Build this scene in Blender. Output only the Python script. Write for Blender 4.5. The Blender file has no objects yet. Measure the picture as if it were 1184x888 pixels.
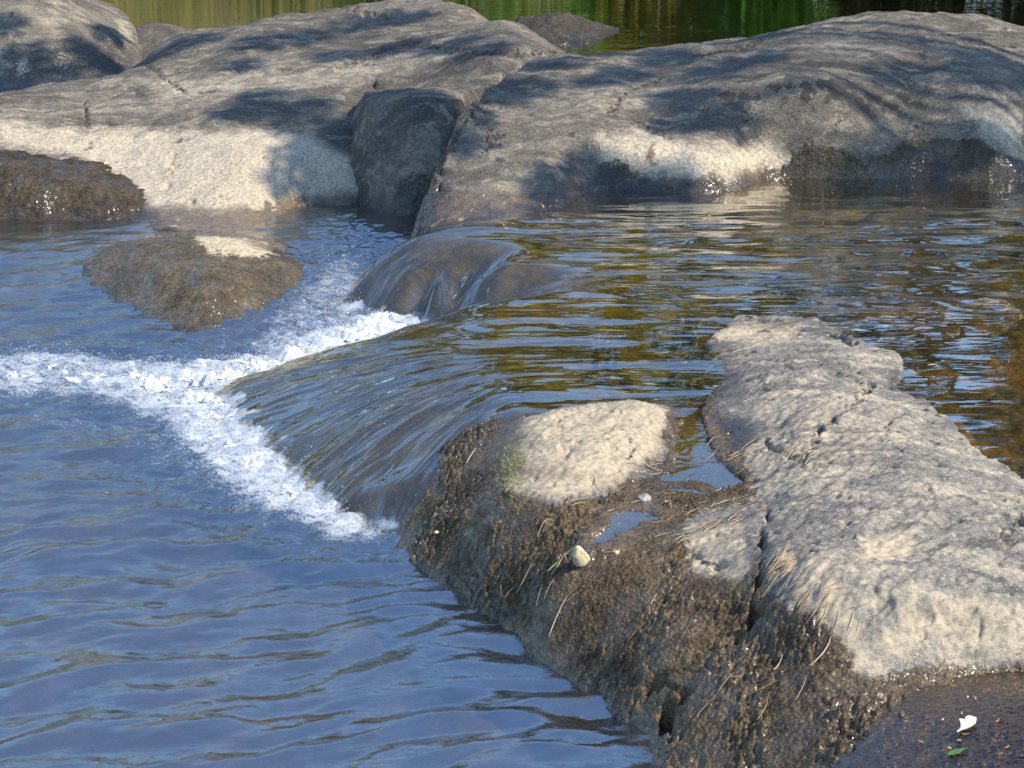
import bpy, math, random
import numpy as np

# ------------------------------------------------------------------ camera, sky, sun, exposure
SC = bpy.context.scene
COL = SC.collection
R = math.radians
H, PITCH, F = 2.10, R(17.0), 2284.0          # camera height, downward pitch, focal length in photo pixels
cam = bpy.data.cameras.new('camera')
cam_o = bpy.data.objects.new('camera', cam); COL.objects.link(cam_o)
cam_o.location = (0, 0, H); cam_o.rotation_euler = (R(90) - PITCH, 0, 0)
cam.sensor_width = 36; cam.lens = 36 * F / 1184.0
cam.clip_start = 0.05; cam.clip_end = 500
SC.camera = cam_o

SUN_EL, SUN_AZ = R(47), R(-22)               # azimuth measured from +X, negative = behind the viewer
SUN = np.array([math.cos(SUN_EL) * math.cos(SUN_AZ), math.cos(SUN_EL) * math.sin(SUN_AZ), math.sin(SUN_EL)])
w = bpy.data.worlds.new('World'); SC.world = w; w.use_nodes = True
wn = w.node_tree.nodes; bg = wn['Background']
sky = wn.new('ShaderNodeTexSky'); sky.sky_type = 'NISHITA'; sky.sun_disc = False
sky.sun_elevation = SUN_EL; sky.sun_rotation = R(90) - SUN_AZ
sky.air_density = 1.25; sky.dust_density = 0.1; sky.ozone_density = 6.5
w.node_tree.links.new(sky.outputs[0], bg.inputs[0]); bg.inputs[1].default_value = 0.15
sl = bpy.data.lights.new('sun', 'SUN'); sl.energy = 3.7; sl.angle = R(0.53); sl.color = (1.0, 0.90, 0.73)
so = bpy.data.objects.new('sun', sl); COL.objects.link(so)
so.rotation_euler = (R(90) - SUN_EL, 0, SUN_AZ + R(90)); so.location = (6, -3, 9)
SC.view_settings.view_transform = 'Standard'; SC.view_settings.look = 'None'
SC.view_settings.exposure = 0.86; SC.view_settings.gamma = 1.0
SC.render.engine = 'CYCLES'
SC.cycles.use_denoising = True
SC.cycles.max_bounces = 8; SC.cycles.transparent_max_bounces = 12
SC.cycles.diffuse_bounces = 2; SC.cycles.glossy_bounces = 3
SC.cycles.caustics_reflective = False; SC.cycles.caustics_refractive = False
SC.cycles.sample_clamp_indirect = 4.0

# ------------------------------------------------------------------ numeric helpers
CP, SP = math.cos(PITCH), math.sin(PITCH)
def _ray(px, py):
    dx = (px - 592) / F; dy = -(py - 444) / F
    return np.array([dx, CP + dy * SP, -SP + dy * CP])
def Z(px, py, z):
    d = _ray(px, py); t = (z - H) / d[2]
    return (d[0] * t, d[1] * t, z)
def D(px, py, y):
    d = _ray(px, py); t = y / d[1]
    return (d[0] * t, y, H + d[2] * t)
def proj(x, y, z):
    zz = z - H
    fw = y * CP - zz * SP; up = y * SP + zz * CP
    fw = np.maximum(fw, 0.05)
    return 592 + F * x / fw, 444 - F * up / fw

def _hash(ix, iy, seed):
    h = (ix.astype(np.int64) * 374761393 + iy.astype(np.int64) * 668265263 + seed * 974711) & 0xffffffff
    h = ((h ^ (h >> 13)) * 1274126177) & 0xffffffff
    h = (h ^ (h >> 16)) & 0xffffffff
    return h / 4294967295.0
def vnoise(x, y, seed=0):
    ix = np.floor(x); iy = np.floor(y); fx = x - ix; fy = y - iy
    ux = fx * fx * fx * (fx * (fx * 6 - 15) + 10); uy = fy * fy * fy * (fy * (fy * 6 - 15) + 10)
    def g(dx, dy):
        a = _hash(ix + dx, iy + dy, seed) * 6.2831853
        return np.cos(a) * (fx - dx) + np.sin(a) * (fy - dy)
    a = g(0, 0) * (1 - ux) + g(1, 0) * ux; b = g(0, 1) * (1 - ux) + g(1, 1) * ux
    return (a * (1 - uy) + b * uy) * 1.5
def fbm(x, y, seed=0, oct=4, gain=0.5, lac=2.03):
    s = 0; a = 1.0
    for i in range(oct):
        s = s + a * vnoise(x + 17.3 * i, y - 9.1 * i, seed + i * 7); x = x * lac; y = y * lac; a *= gain
    return s
def sstep(a, b, x):
    t = np.clip((x - a) / (b - a), 0, 1); return t * t * (3 - 2 * t)
def rbf(pts, c=0.12, lam=1e-3):
    P = np.array(pts, float); n = len(P)
    r = np.sqrt(((P[:, None, :2] - P[None, :, :2]) ** 2).sum(-1) + c * c)
    A = np.zeros((n + 3, n + 3)); A[:n, :n] = -r + np.eye(n) * lam
    A[:n, n] = 1; A[:n, n + 1:n + 3] = P[:, :2]; A[n, :n] = 1; A[n + 1:n + 3, :n] = P[:, :2].T
    sol = np.linalg.solve(A, np.concatenate([P[:, 2], np.zeros(3)]))
    def f(x, y):
        out = sol[n] + sol[n + 1] * x + sol[n + 2] * y
        for i in range(n):
            out = out - sol[i] * np.sqrt((x - P[i, 0]) ** 2 + (y - P[i, 1]) ** 2 + c * c)
        return out
    return f
def segdist(x, y, poly, closed=True):
    d = np.full(np.shape(x), 1e9); n = len(poly)
    for i in range(n if closed else n - 1):
        ax, ay = poly[i][0], poly[i][1]; bx, by = poly[(i + 1) % n][0], poly[(i + 1) % n][1]
        vx, vy = bx - ax, by - ay; L = vx * vx + vy * vy + 1e-12
        t = np.clip(((x - ax) * vx + (y - ay) * vy) / L, 0, 1)
        d = np.minimum(d, (x - ax - t * vx) ** 2 + (y - ay - t * vy) ** 2)
    return np.sqrt(d)
def inside(x, y, poly):
    r = np.zeros(np.shape(x), bool); n = len(poly)
    for i in range(n):
        ax, ay = poly[i][0], poly[i][1]; bx, by = poly[(i + 1) % n][0], poly[(i + 1) % n][1]
        if ay == by: continue
        c = ((ay > y) != (by > y)) & (x < (bx - ax) * (y - ay) / (by - ay) + ax)
        r ^= c
    return r
def sdist(x, y, poly):                       # negative inside
    d = segdist(x, y, poly); return np.where(inside(x, y, poly), -d, d)

# ------------------------------------------------------------------ object helpers
def tag(o, label=None, cat=None, group=None, kind=None):
    if label: o['label'] = label
    if cat: o['category'] = cat
    if group: o['group'] = group
    if kind: o['kind'] = kind
    return o
def mesh_from(name, V, faces, mat, attrs=None, smooth=True, parent=None):
    me = bpy.data.meshes.new(name)
    V = np.asarray(V, np.float32); Fc = np.asarray(faces, np.int32)
    k = Fc.shape[1]
    me.vertices.add(len(V)); me.vertices.foreach_set('co', V.ravel())
    me.loops.add(Fc.size); me.loops.foreach_set('vertex_index', Fc.ravel())
    me.polygons.add(len(Fc)); me.polygons.foreach_set('loop_start', np.arange(0, Fc.size, k, dtype=np.int32))
    me.update(calc_edges=True)
    if smooth: me.polygons.foreach_set('use_smooth', np.ones(len(Fc), bool))
    for an, av in (attrs or {}).items():
        if av.ndim == 1:
            a = me.attributes.new(an, 'FLOAT', 'POINT'); a.data.foreach_set('value', av.astype(np.float32))
        else:
            a = me.attributes.new(an, 'FLOAT_VECTOR', 'POINT'); a.data.foreach_set('vector', av.astype(np.float32).ravel())
    me.validate(); me.update()
    me.materials.append(mat)
    o = bpy.data.objects.new(name, me); COL.objects.link(o)
    if parent: o.parent = parent
    return o
def empty(name, loc):
    o = bpy.data.objects.new(name, None); COL.objects.link(o); o.location = loc; return o
def field(name, x0, x1, y0, y1, step, h, mat, zcut=-1e9, attrf=None, keepf=None):
    """height field z = h(x, y) as one mesh; faces wholly below zcut are left out"""
    nx = int((x1 - x0) / step) + 1; ny = int((y1 - y0) / step) + 1
    X, Y = np.meshgrid(np.linspace(x0, x1, nx), np.linspace(y0, y1, ny))
    X = X.ravel(); Y = Y.ravel(); Zv = h(X, Y)
    i = np.arange(nx * ny).reshape(ny, nx)
    q = np.stack([i[:-1, :-1], i[:-1, 1:], i[1:, 1:], i[1:, :-1]], -1).reshape(-1, 4)
    keep = Zv[q].max(1) > zcut
    if keepf is not None:
        kv = keepf(X, Y, Zv); keep &= kv[q].max(1) > 0
    q = q[keep]
    used = np.zeros(nx * ny, bool); used[q.ravel()] = True
    remap = np.cumsum(used) - 1; q = remap[q]
    X, Y, Zv = X[used], Y[used], Zv[used]
    at = attrf(X, Y, Zv) if attrf else None
    return mesh_from(name, np.stack([X, Y, Zv], 1), q, mat, at)
def raycast(px, py, h, y0=2.5, y1=14, n=2400):
    ys = np.linspace(y0, y1, n); d = _ray(px, py); t = ys / d[1]
    zz = H + d[2] * t; hh = h(d[0] * t, ys)
    k = np.argmax(hh >= zz)
    return np.array([d[0] * t[k], ys[k], hh[k]])
def tube_mesh(path, radii, n=6):
    P = np.array(path, float); V = []; Fc = []
    for i, p in enumerate(P):
        t = P[min(i + 1, len(P) - 1)] - P[max(i - 1, 0)]; t /= np.linalg.norm(t) + 1e-9
        a = np.cross(t, [0, 0, 1.0]) if abs(t[2]) < 0.95 else np.cross(t, [1.0, 0, 0]); a /= np.linalg.norm(a)
        b = np.cross(t, a)
        for k in range(n):
            an = 2 * math.pi * k / n; V.append(p + radii[i] * (a * math.cos(an) + b * math.sin(an)))
    for i in range(len(P) - 1):
        for k in range(n):
            Fc.append((i * n + k, i * n + (k + 1) % n, (i + 1) * n + (k + 1) % n, (i + 1) * n + k))
    return np.array(V), np.array(Fc)
def join_tubes(tubes):
    V = []; Fc = []; o = 0
    for v, f in tubes: V.append(v); Fc.append(f + o); o += len(v)
    return np.concatenate(V), np.concatenate(Fc)

# ------------------------------------------------------------------ material helpers
class NT:
    def __init__(s, name):
        s.m = bpy.data.materials.new(name); s.m.use_nodes = True; s.t = s.m.node_tree; s.t.nodes.clear()
        s.out = s.n('ShaderNodeOutputMaterial')
    def n(s, ty, **kw):
        nd = s.t.nodes.new(ty)
        for k, v in kw.items(): setattr(nd, k, v)
        return nd
    def l(s, a, b): s.t.links.new(a, b)
    def put(s, sock, v):
        if hasattr(v, 'is_output') or isinstance(v, bpy.types.NodeSocket): s.l(v, sock)
        elif isinstance(v, tuple) and sock.type == 'RGBA': sock.default_value = (*v, 1) if len(v) == 3 else v
        else: sock.default_value = v
    def coord(s): return s.n('ShaderNodeTexCoord').outputs['Object']
    def attr(s, name, vec=False):
        a = s.n('ShaderNodeAttribute', attribute_name=name); return a.outputs['Vector' if vec else 'Fac']
    def mapping(s, v, scale): 
        m = s.n('ShaderNodeMapping'); s.l(v, m.inputs[0]); m.inputs['Scale'].default_value = scale; return m.outputs[0]
    def noise(s, v, scale, detail=4, rough=0.5, dist=0.0):
        nd = s.n('ShaderNodeTexNoise'); s.l(v, nd.inputs['Vector']); nd.inputs['Scale'].default_value = scale
        nd.inputs['Detail'].default_value = detail; nd.inputs['Roughness'].default_value = rough; nd.inputs['Distortion'].default_value = dist
        return nd.outputs['Fac']
    def voro(s, v, scale, feature='F1', rnd=1.0):
        nd = s.n('ShaderNodeTexVoronoi', feature=feature); s.l(v, nd.inputs['Vector']); nd.inputs['Scale'].default_value = scale
        nd.inputs['Randomness'].default_value = rnd
        return nd.outputs['Distance']
    def math(s, op, a, b=None, c=None, clamp=False):
        nd = s.n('ShaderNodeMath', operation=op, use_clamp=clamp); s.put(nd.inputs[0], a)
        if b is not None: s.put(nd.inputs[1], b)
        if c is not None: s.put(nd.inputs[2], c)
        return nd.outputs[0]
    def rng(s, v, a, b, c=0.0, d=1.0, smooth=True):
        nd = s.n('ShaderNodeMapRange', interpolation_type='SMOOTHSTEP' if smooth else 'LINEAR'); s.l(v, nd.inputs[0])
        for i, q in enumerate((a, b, c, d)): nd.inputs[i + 1].default_value = q
        return nd.outputs[0]
    def mix(s, f, a, b, blend='MIX'):
        nd = s.n('ShaderNodeMix', data_type='RGBA', blend_type=blend); s.put(nd.inputs[0], f); s.put(nd.inputs[6], a); s.put(nd.inputs[7], b)
        return nd.outputs[2]
    def bump(s, h, dist, strength=1.0, nrm=None):
        nd = s.n('ShaderNodeBump'); s.l(h, nd.inputs['Height']); nd.inputs['Distance'].default_value = dist; nd.inputs['Strength'].default_value = strength
        if nrm is not None: s.l(nrm, nd.inputs['Normal'])
        return nd.outputs[0]
    def pbsdf(s, col, rough=0.7, nrm=None, spec=0.5):
        p = s.n('ShaderNodeBsdfPrincipled'); s.put(p.inputs['Base Color'], col); s.put(p.inputs['Roughness'], rough)
        s.put(p.inputs['Specular IOR Level'], spec)
        if nrm is not None: s.l(nrm, p.inputs['Normal'])
        return p
    def done(s, sh): s.l(sh, s.out.inputs[0]); return s.m

def rock_material(name, dark, mid, light, cream, mud_a, mud_b, lich, bumpk=1.0, speck=1.0, mudbump=0.010, grain_rot=0.0, stretch=(1, 1, 1), patch=0.5, film=55.0):
    t = NT(name); v = t.coord()
    mp = t.n('ShaderNodeMapping'); t.l(v, mp.inputs[0]); mp.inputs['Rotation'].default_value = (0, 0, grain_rot); mp.inputs['Scale'].default_value = stretch
    g = mp.outputs[0]
    n1 = t.noise(g, 2.3, 7, 0.62, 0.6); n2 = t.noise(g, 11, 7, 0.68, 0.5); n3 = t.noise(v, 70, 4, 0.6); n4 = t.noise(v, 230, 2, 0.6); n5 = t.noise(g, 5.0, 8, 0.7, 1.2)
    col = t.mix(t.rng(n1, 0.36, 0.62), dark, mid)
    col = t.mix(t.rng(t.math('MULTIPLY_ADD', n2, 0.6, t.math('MULTIPLY', n1, 0.4)), 0.46, 0.63), col, light)
    col = t.mix(t.rng(n5, 0.52, 0.60, 0.0, patch), col, t.mix(0.6, cream, light))
    col = t.mix(t.rng(n5, 0.38, 0.46, patch, 0.0), col, t.mix(0.5, dark, (0.07, 0.065, 0.06)))
    col = t.mix(t.rng(n3, 0.42, 0.66, 0.0, 0.9), col, t.mix(0.5 * speck, col, (0.06, 0.056, 0.05)))
    col = t.mix(t.rng(n4, 0.56, 0.74, 0.0, 0.6 * speck), col, (0.60, 0.54, 0.44))
    col = t.mix(t.rng(n4, 0.28, 0.42, 0.55 * speck, 0.0), col, (0.05, 0.045, 0.04))
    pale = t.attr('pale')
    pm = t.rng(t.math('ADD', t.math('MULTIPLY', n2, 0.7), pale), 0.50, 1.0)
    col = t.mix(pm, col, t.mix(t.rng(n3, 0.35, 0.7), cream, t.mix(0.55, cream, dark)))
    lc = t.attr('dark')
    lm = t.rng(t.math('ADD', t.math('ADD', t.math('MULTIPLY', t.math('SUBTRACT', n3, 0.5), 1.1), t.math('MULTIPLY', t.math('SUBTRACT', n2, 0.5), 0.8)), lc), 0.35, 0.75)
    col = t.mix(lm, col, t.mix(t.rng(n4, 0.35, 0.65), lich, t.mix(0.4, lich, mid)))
    wet = t.attr('wet'); mud = t.attr('mud')
    col = t.mix(t.math('MULTIPLY', wet, 0.88), col, t.mix(1.0, col, (0.30, 0.23, 0.15), 'MULTIPLY'))
    mn = t.noise(v, 34, 5, 0.7, 0.5); mf = t.noise(v, 150, 3, 0.6); mv = t.voro(v, 95); mb = t.noise(v, 3.2, 6, 0.7, 0.8)
    mcol = t.mix(t.rng(mn, 0.36, 0.64), mud_a, mud_b)
    mcol = t.mix(t.rng(mb, 0.42, 0.62, 0, 0.85), mcol, t.mix(1.0, mcol, (0.50, 0.42, 0.28), 'MULTIPLY'))
    mcol = t.mix(t.rng(mb, 0.40, 0.28, 0, 0.6), mcol, (0.24, 0.19, 0.115))
    mcol = t.mix(t.rng(mf, 0.55, 0.75, 0, 0.7), mcol, (0.30, 0.235, 0.13))
    mm = t.rng(t.math('ADD', t.math('ADD', t.math('MULTIPLY', t.math('SUBTRACT', n3, 0.5), 0.9), t.math('MULTIPLY', t.math('SUBTRACT', n5, 0.5), 0.8)), mud), 0.28, 0.72)
    col = t.mix(mm, col, mcol)
    rough = t.math('SUBTRACT', 0.85, t.math('MULTIPLY', wet, 0.58))
    mr = t.rng(t.noise(v, 60, 3, 0.6), 0.45, 0.58, 0.75, 0.5)
    mixr = t.n('ShaderNodeMix'); t.l(mm, mixr.inputs[0]); t.l(rough, mixr.inputs[2]); t.l(mr, mixr.inputs[3])
    h1 = t.math('ADD', t.math('ADD', t.math('MULTIPLY', n2, 1.0), t.math('MULTIPLY', n5, 0.9)), t.math('MULTIPLY', n3, 0.30))
    b1 = t.bump(h1, 0.020 * bumpk); b1 = t.bump(n4, 0.0022 * bumpk, 1.0, b1)
    hm = t.math('MULTIPLY', t.math('ADD', t.math('ADD', mn, t.math('MULTIPLY', mf, 0.45)), t.math('MULTIPLY', mv, -0.6)), mm)
    b2 = t.bump(hm, mudbump, 1.0, b1)
    p = t.pbsdf(col, mixr.outputs[0], b2, 0.35)
    # thin water film on the wet parts: its own smooth, lumpy surface catches the sun in points
    fl = t.noise(v, film, 1.5, 0.5, 0.4); fm = t.rng(t.noise(v, 7, 4, 0.7), 0.40, 0.60)
    cw = t.math('MULTIPLY', t.math('MAXIMUM', t.math('MULTIPLY', mm, fm), wet), 1.0, clamp=True)
    t.l(cw, p.inputs['Coat Weight']); p.inputs['Coat Roughness'].default_value = 0.16; p.inputs['Coat IOR'].default_value = 1.4
    t.l(t.bump(fl, 0.55 / film), p.inputs['Coat Normal'])
    return t.done(p.outputs[0])

def water_material(name, tint, bumps, ior=1.36, foam=False, murk=None, gain=1.0):
    """clear tinted water: Fresnel mix of a mirror-like gloss and a tinted see-through"""
    t = NT(name); v = t.coord(); nrm = None
    for spec in bumps:
        vv = t.attr('flow', True) if spec.get('flow') else v
        nz = t.noise(t.mapping(vv, spec['scale']), 1.0, spec.get('detail', 3), spec.get('rough', 0.55), spec.get('dist', 0.6))
        if spec.get('mask'):
            nz = t.math('MULTIPLY', t.math('SUBTRACT', nz, 0.5), t.attr(spec['mask']))
        nrm = t.bump(nz, spec['h'], 1.0, nrm)
    bf = t.n('ShaderNodeNewGeometry').outputs['Backfacing']      # same strength of mirror from both sides, so sunlight reaches the bed
    fr = t.n('ShaderNodeFresnel'); t.l(t.math('ADD', t.math('MULTIPLY', bf, 1.0 / ior - ior), ior), fr.inputs[0]); t.l(nrm, fr.inputs['Normal'])
    gl = t.n('ShaderNodeBsdfGlossy'); gl.inputs['Roughness'].default_value = 0.02; gl.inputs['Color'].default_value = (1, 1, 1, 1); t.l(nrm, gl.inputs['Normal'])
    tr = t.n('ShaderNodeBsdfTransparent'); tr.inputs[0].default_value = (*tint, 1)
    body = tr.outputs[0]
    if murk:
        df = t.n('ShaderNodeBsdfDiffuse'); df.inputs[0].default_value = (*murk[1], 1)
        mx = t.n('ShaderNodeMixShader'); mx.inputs[0].default_value = murk[0]; t.l(body, mx.inputs[1]); t.l(df.outputs[0], mx.inputs[2]); body = mx.outputs[0]
    mx = t.n('ShaderNodeMixShader'); t.l(t.math('MULTIPLY', fr.outputs[0], gain, clamp=True), mx.inputs[0]); t.l(body, mx.inputs[1]); t.l(gl.outputs[0], mx.inputs[2])
    sh = mx.outputs[0]
    if foam:
        fa = t.attr('foam'); fn = t.noise(t.mapping(v, (9, 17, 14)), 1.0, 6, 0.70, 1.6); ff = t.math('MULTIPLY', t.math('ADD', t.voro(v, 70, 'DISTANCE_TO_EDGE'), t.math('SUBTRACT', 0.75, t.noise(v, 140, 3, .6))), 1.1)
        ff = t.math('SUBTRACT', 1.05, ff)
        k = t.rng(t.math('ADD', fa, t.math('ADD', t.math('MULTIPLY', t.math('SUBTRACT', fn, 0.5), 1.5), t.math('MULTIPLY', t.math('SUBTRACT', ff, 0.5), 0.55))), 0.48, 1.20)
        p = t.pbsdf((0.52, 0.56, 0.60), 0.4, nrm)
        m2 = t.n('ShaderNodeMixShader'); t.l(t.math('MULTIPLY', k, 0.85), m2.inputs[0]); t.l(sh, m2.inputs[1]); t.l(p.outputs[0], m2.inputs[2]); sh = m2.outputs[0]
    return t.done(sh)

def leaf_material(name, a, b, trans=0.4):
    t = NT(name); v = t.coord()
    c = t.mix(t.rng(t.noise(v, 1.1, 3, 0.6), 0.36, 0.64), a, b)
    p = t.pbsdf(c, 0.55)
    tl = t.n('ShaderNodeBsdfTranslucent'); t.l(c, tl.inputs[0])
    mx = t.n('ShaderNodeMixShader'); mx.inputs[0].default_value = trans; t.l(p.outputs[0], mx.inputs[1]); t.l(tl.outputs[0], mx.inputs[2])
    return t.done(mx.outputs[0])
def plain_material(name, a, b, scale=40, rough=0.7, bump=0.0):
    t = NT(name); v = t.coord(); n = t.noise(v, scale, 4, 0.6)
    return t.done(t.pbsdf(t.mix(t.rng(n, 0.35, 0.65), a, b), rough, t.bump(n, bump) if bump else None).outputs[0])

M = {}
M['bg_rock'] = rock_material('smooth_grey_rock', (0.085, 0.072, 0.057), (0.165, 0.140, 0.108), (0.255, 0.216, 0.164), (0.70, 0.585, 0.42), (0.050, 0.036, 0.018), (0.135, 0.096, 0.050), (0.040, 0.037, 0.030), 1.5, 1.3, 0.014, 0.15, (.7, 1.5, 1), .6, 42)
M['fg_rock'] = rock_material('pale_grey_rock', (0.118, 0.108, 0.099), (0.205, 0.188, 0.165), (0.31, 0.27, 0.205), (0.50, 0.40, 0.265), (0.056, 0.037, 0.017), (0.150, 0.102, 0.048), (0.06, 0.055, 0.045), 0.24, 1.1, 0.010, R(-48), (.55, 1.7, 1), 1.0, 95)
M['dark_rock'] = rock_material('dark_wet_rock', (0.05, 0.042, 0.033), (0.10, 0.085, 0.066), (0.15, 0.13, 0.10), (0.3, 0.27, 0.2), (0.03, 0.022, 0.013), (0.09, 0.065, 0.035), (0.03, 0.028, 0.02), 1.0, 0.8)
M['bed'] = rock_material('river_bed_rock', (0.042, 0.038, 0.014), (0.10, 0.086, 0.030), (0.17, 0.14, 0.052), (0.30, 0.24, 0.11), (0.04, 0.03, 0.015), (0.09, 0.07, 0.03), (0.03, 0.03, 0.012), 1.2, 0.5)

# ------------------------------------------------------------------ rocks as height surfaces
class Rock:
    def __init__(s, outline, pts, steep=2.5, c=0.12, wob=0.03, seed=1, big=0.02, mid=0.006, fine=0.002, zmax=1.3, cracks=(), pits=(), extra=None):
        s.ol = [(p[0], p[1]) for p in outline]; s.seed = seed
        s.f = rbf(list(outline) + list(pts), c); s.__dict__.update(steep=steep, wob=wob, big=big, mid=mid, fine=fine, zmax=zmax, cracks=cracks, pits=pits, extra=extra)
    def h(s, x, y):
        d = sdist(x, y, s.ol) + s.wob * fbm(x * 5, y * 5, s.seed + 50, 4)
        z = np.minimum(s.f(x, y), s.zmax)
        z = z - s.steep * np.where(d > 0, d + 0.6 * d * d, 0)
        z = z + s.big * fbm(x * 2.2, y * 2.2, s.seed, 3) + s.mid * fbm(x * 9, y * 9, s.seed + 9, 4, 0.55) + s.fine * fbm(x * 45, y * 45, s.seed + 19, 3, 0.6)
        if s.cracks:
            px, py = proj(x, y, z)
            jit = 5 * fbm(x * 14, y * 14, s.seed + 77, 3); md = .25 + .95 * sstep(-.35, .45, fbm(x * 16, y * 16, s.seed + 79, 3))
            for path, wd, dep in s.cracks:
                dd = segdist(px + jit, py + jit * 0.6, path, False)
                z = z - dep * np.exp(-(dd / (wd * md)) ** 2) * md
        if s.extra: z = s.extra(x, y, z)
        return z
    def build(s, name, step, mat, zcut, attrf, margin=0.35):
        P = np.array(s.ol)
        return field(name, P[:, 0].min() - margin, P[:, 0].max() + margin, P[:, 1].min() - margin, P[:, 1].max() + margin, step, s.h, mat, zcut, attrf)
def pmask(px, py, poly, soft, jit):
    return sstep(soft, -soft, sdist(px + jit, py + jit * 0.5, poly))
def std_attrs(water_z, polys_pale=(), polys_dark=(), polys_mud=(), wet_h=0.045, seed=3, cracks=(), wetk=1.0, base_mud=0.0, base_pale=0.0):
    def f(X, Y, Zv):
        px, py = proj(X, Y, Zv)
        n = fbm(X * 7, Y * 7, seed, 4, 0.6); n2 = fbm(X * 30, Y * 30 + Zv * 30, seed + 3, 3, 0.6)
        jit = 9 * n + 4 * n2
        pale = np.full(len(X), base_pale); dark = np.zeros(len(X)); mud = np.full(len(X), base_mud)
        for poly, soft, amt in polys_pale: pale = np.maximum(pale, amt * pmask(px, py, poly, soft, jit))
        for poly, soft, amt in polys_dark: dark = np.maximum(dark, amt * pmask(px, py, poly, soft, jit))
        for poly, soft, amt in polys_mud: mud = np.maximum(mud, amt * pmask(px, py, poly, soft, jit))
        wz = water_z(X, Y) if callable(water_z) else water_z
        wet = wetk * sstep(wet_h * (1.15 + 0.9 * n), wet_h * 0.35, Zv - wz)
        for path, wd in cracks:
            dk = np.exp(-(segdist(px + 5 * fbm(X * 14, Y * 14, seed + 77, 3), py, path, False) / wd) ** 2)
            dark = np.maximum(dark, dk * (.2 + .7 * sstep(-.3, .4, n2)))
        return dict(pale=pale, dark=dark, mud=mud, wet=wet)
    return f
ZU = 0.28                                     # level of the upper pool and river
ZL = 0.0                                      # level of the lower pool

# --- long rounded boulder, right half of the background
crk_b = [([(505, 215), (520, 160), (560, 118)], 5, 0.03), ([(1040, 130), (1075, 160), (1120, 200)], 4, 0.012), ([(800, 68), (880, 47)], 3, 0.02), ([(560, 175), (568, 150)], 3, 0.03), ([(735, 140), (775, 160)], 3, 0.015), ([(700, 140), (720, 110), (770, 90)], 3, .01)]
boulder_r = Rock(
    [Z(498, 268, .18), Z(545, 266, .25), Z(592, 254, .26), Z(625, 241, .26), Z(690, 226, .26), Z(760, 227, .26), Z(810, 230, .26), Z(860, 223, .26), Z(920, 211, .26), Z(1000, 212, .26), Z(1100, 211, .26), Z(1200, 209, .26), Z(1340, 207, .26),
     (3.5, 11.8, .15), (2.3, 11.9, .15), (1.4, 11.8, .15), (.7, 11.6, .2), (.25, 11.2, .3), D(618, 68, 10.4), D(575, 95, 9.95), D(535, 130, 9.35), D(512, 185, 9.05), D(500, 225, 8.8)],
    [D(560, 200, 8.92), D(540, 235, 8.72), D(560, 150, 9.3), D(600, 120, 9.65), D(650, 200, 8.95), D(620, 200, 8.9), D(620, 150, 9.3), D(620, 110, 9.75), D(630, 80, 10.15),
     D(700, 160, 9.2), D(700, 110, 9.6), D(690, 70, 10.2), D(750, 190, 9.08), D(750, 150, 9.33), D(750, 100, 9.8), D(750, 70, 10.25), D(745, 56, 10.6),
     D(850, 180, 9.16), D(850, 130, 9.42), D(850, 90, 9.75), D(850, 60, 10.15), D(850, 46, 10.5), D(930, 150, 9.38), D(930, 80, 9.8), D(930, 33, 10.5),
     D(1000, 180, 9.32), D(1000, 140, 9.43), D(1000, 100, 9.63), D(1000, 60, 9.95), D(1000, 32, 10.3), D(1000, 18, 10.65),
     D(1090, 15, 10.65), D(1090, 60, 9.95), D(1150, 165, 9.38), D(1150, 120, 9.55), D(1150, 80, 9.8), D(1150, 40, 10.2), D(1150, 20, 10.65), D(1184, 32, 10.6), D(1300, 120, 9.7), D(1300, 70, 10.3),
     (.7, 11.2, .5), (1.6, 11.25, .62), (2.5, 11.3, .65)],
    steep=2.2, seed=11, big=.018, mid=.008, cracks=crk_b)
bank_stain = [(915, 178), (945, 168), (975, 172), (1000, 190), (1035, 168), (1060, 162), (1130, 160), (1150, 175), (1190, 190), (1300, 190), (1300, 225), (905, 225), (870, 222)]
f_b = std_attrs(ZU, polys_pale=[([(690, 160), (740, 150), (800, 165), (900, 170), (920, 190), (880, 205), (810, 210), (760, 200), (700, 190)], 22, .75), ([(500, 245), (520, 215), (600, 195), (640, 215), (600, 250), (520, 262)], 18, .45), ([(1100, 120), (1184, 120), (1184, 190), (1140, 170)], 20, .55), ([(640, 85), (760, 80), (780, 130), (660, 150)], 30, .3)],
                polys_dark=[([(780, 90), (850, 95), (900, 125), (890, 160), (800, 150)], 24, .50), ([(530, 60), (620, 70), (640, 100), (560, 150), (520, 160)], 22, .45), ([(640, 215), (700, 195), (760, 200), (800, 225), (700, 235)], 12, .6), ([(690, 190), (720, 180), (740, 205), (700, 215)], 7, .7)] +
                           [([(a - r * 1.4, b), (a, b - r), (a + r * 1.4, b), (a, b + r)], 2.5, 1.25) for a, b, r in
                            [(900, 103, 6), (912, 99, 5), (930, 98, 5), (938, 107, 6), (950, 97, 6), (964, 98, 9), (968, 110, 8), (980, 103, 6), (986, 112, 5), (1006, 114, 7), (995, 120, 5), (1018, 116, 6), (1000, 126, 4), (1040, 110, 6), (1050, 118, 7), (1062, 122, 6), (1072, 125, 4), (935, 115, 5), (880, 115, 6), (860, 112, 6), (840, 110, 8), (1022, 128, 4), (958, 118, 5), (1034, 124, 5)]],
                polys_mud=[(bank_stain, 6, .85)], wet_h=.075, seed=21, cracks=[(c[0], c[1] + 1) for c in crk_b])
tag(boulder_r.build('boulder', .010, M['bg_rock'], .0, f_b), 'long rounded grey boulder with a row of small dark lichen spots above the still pool', 'boulder')

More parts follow.
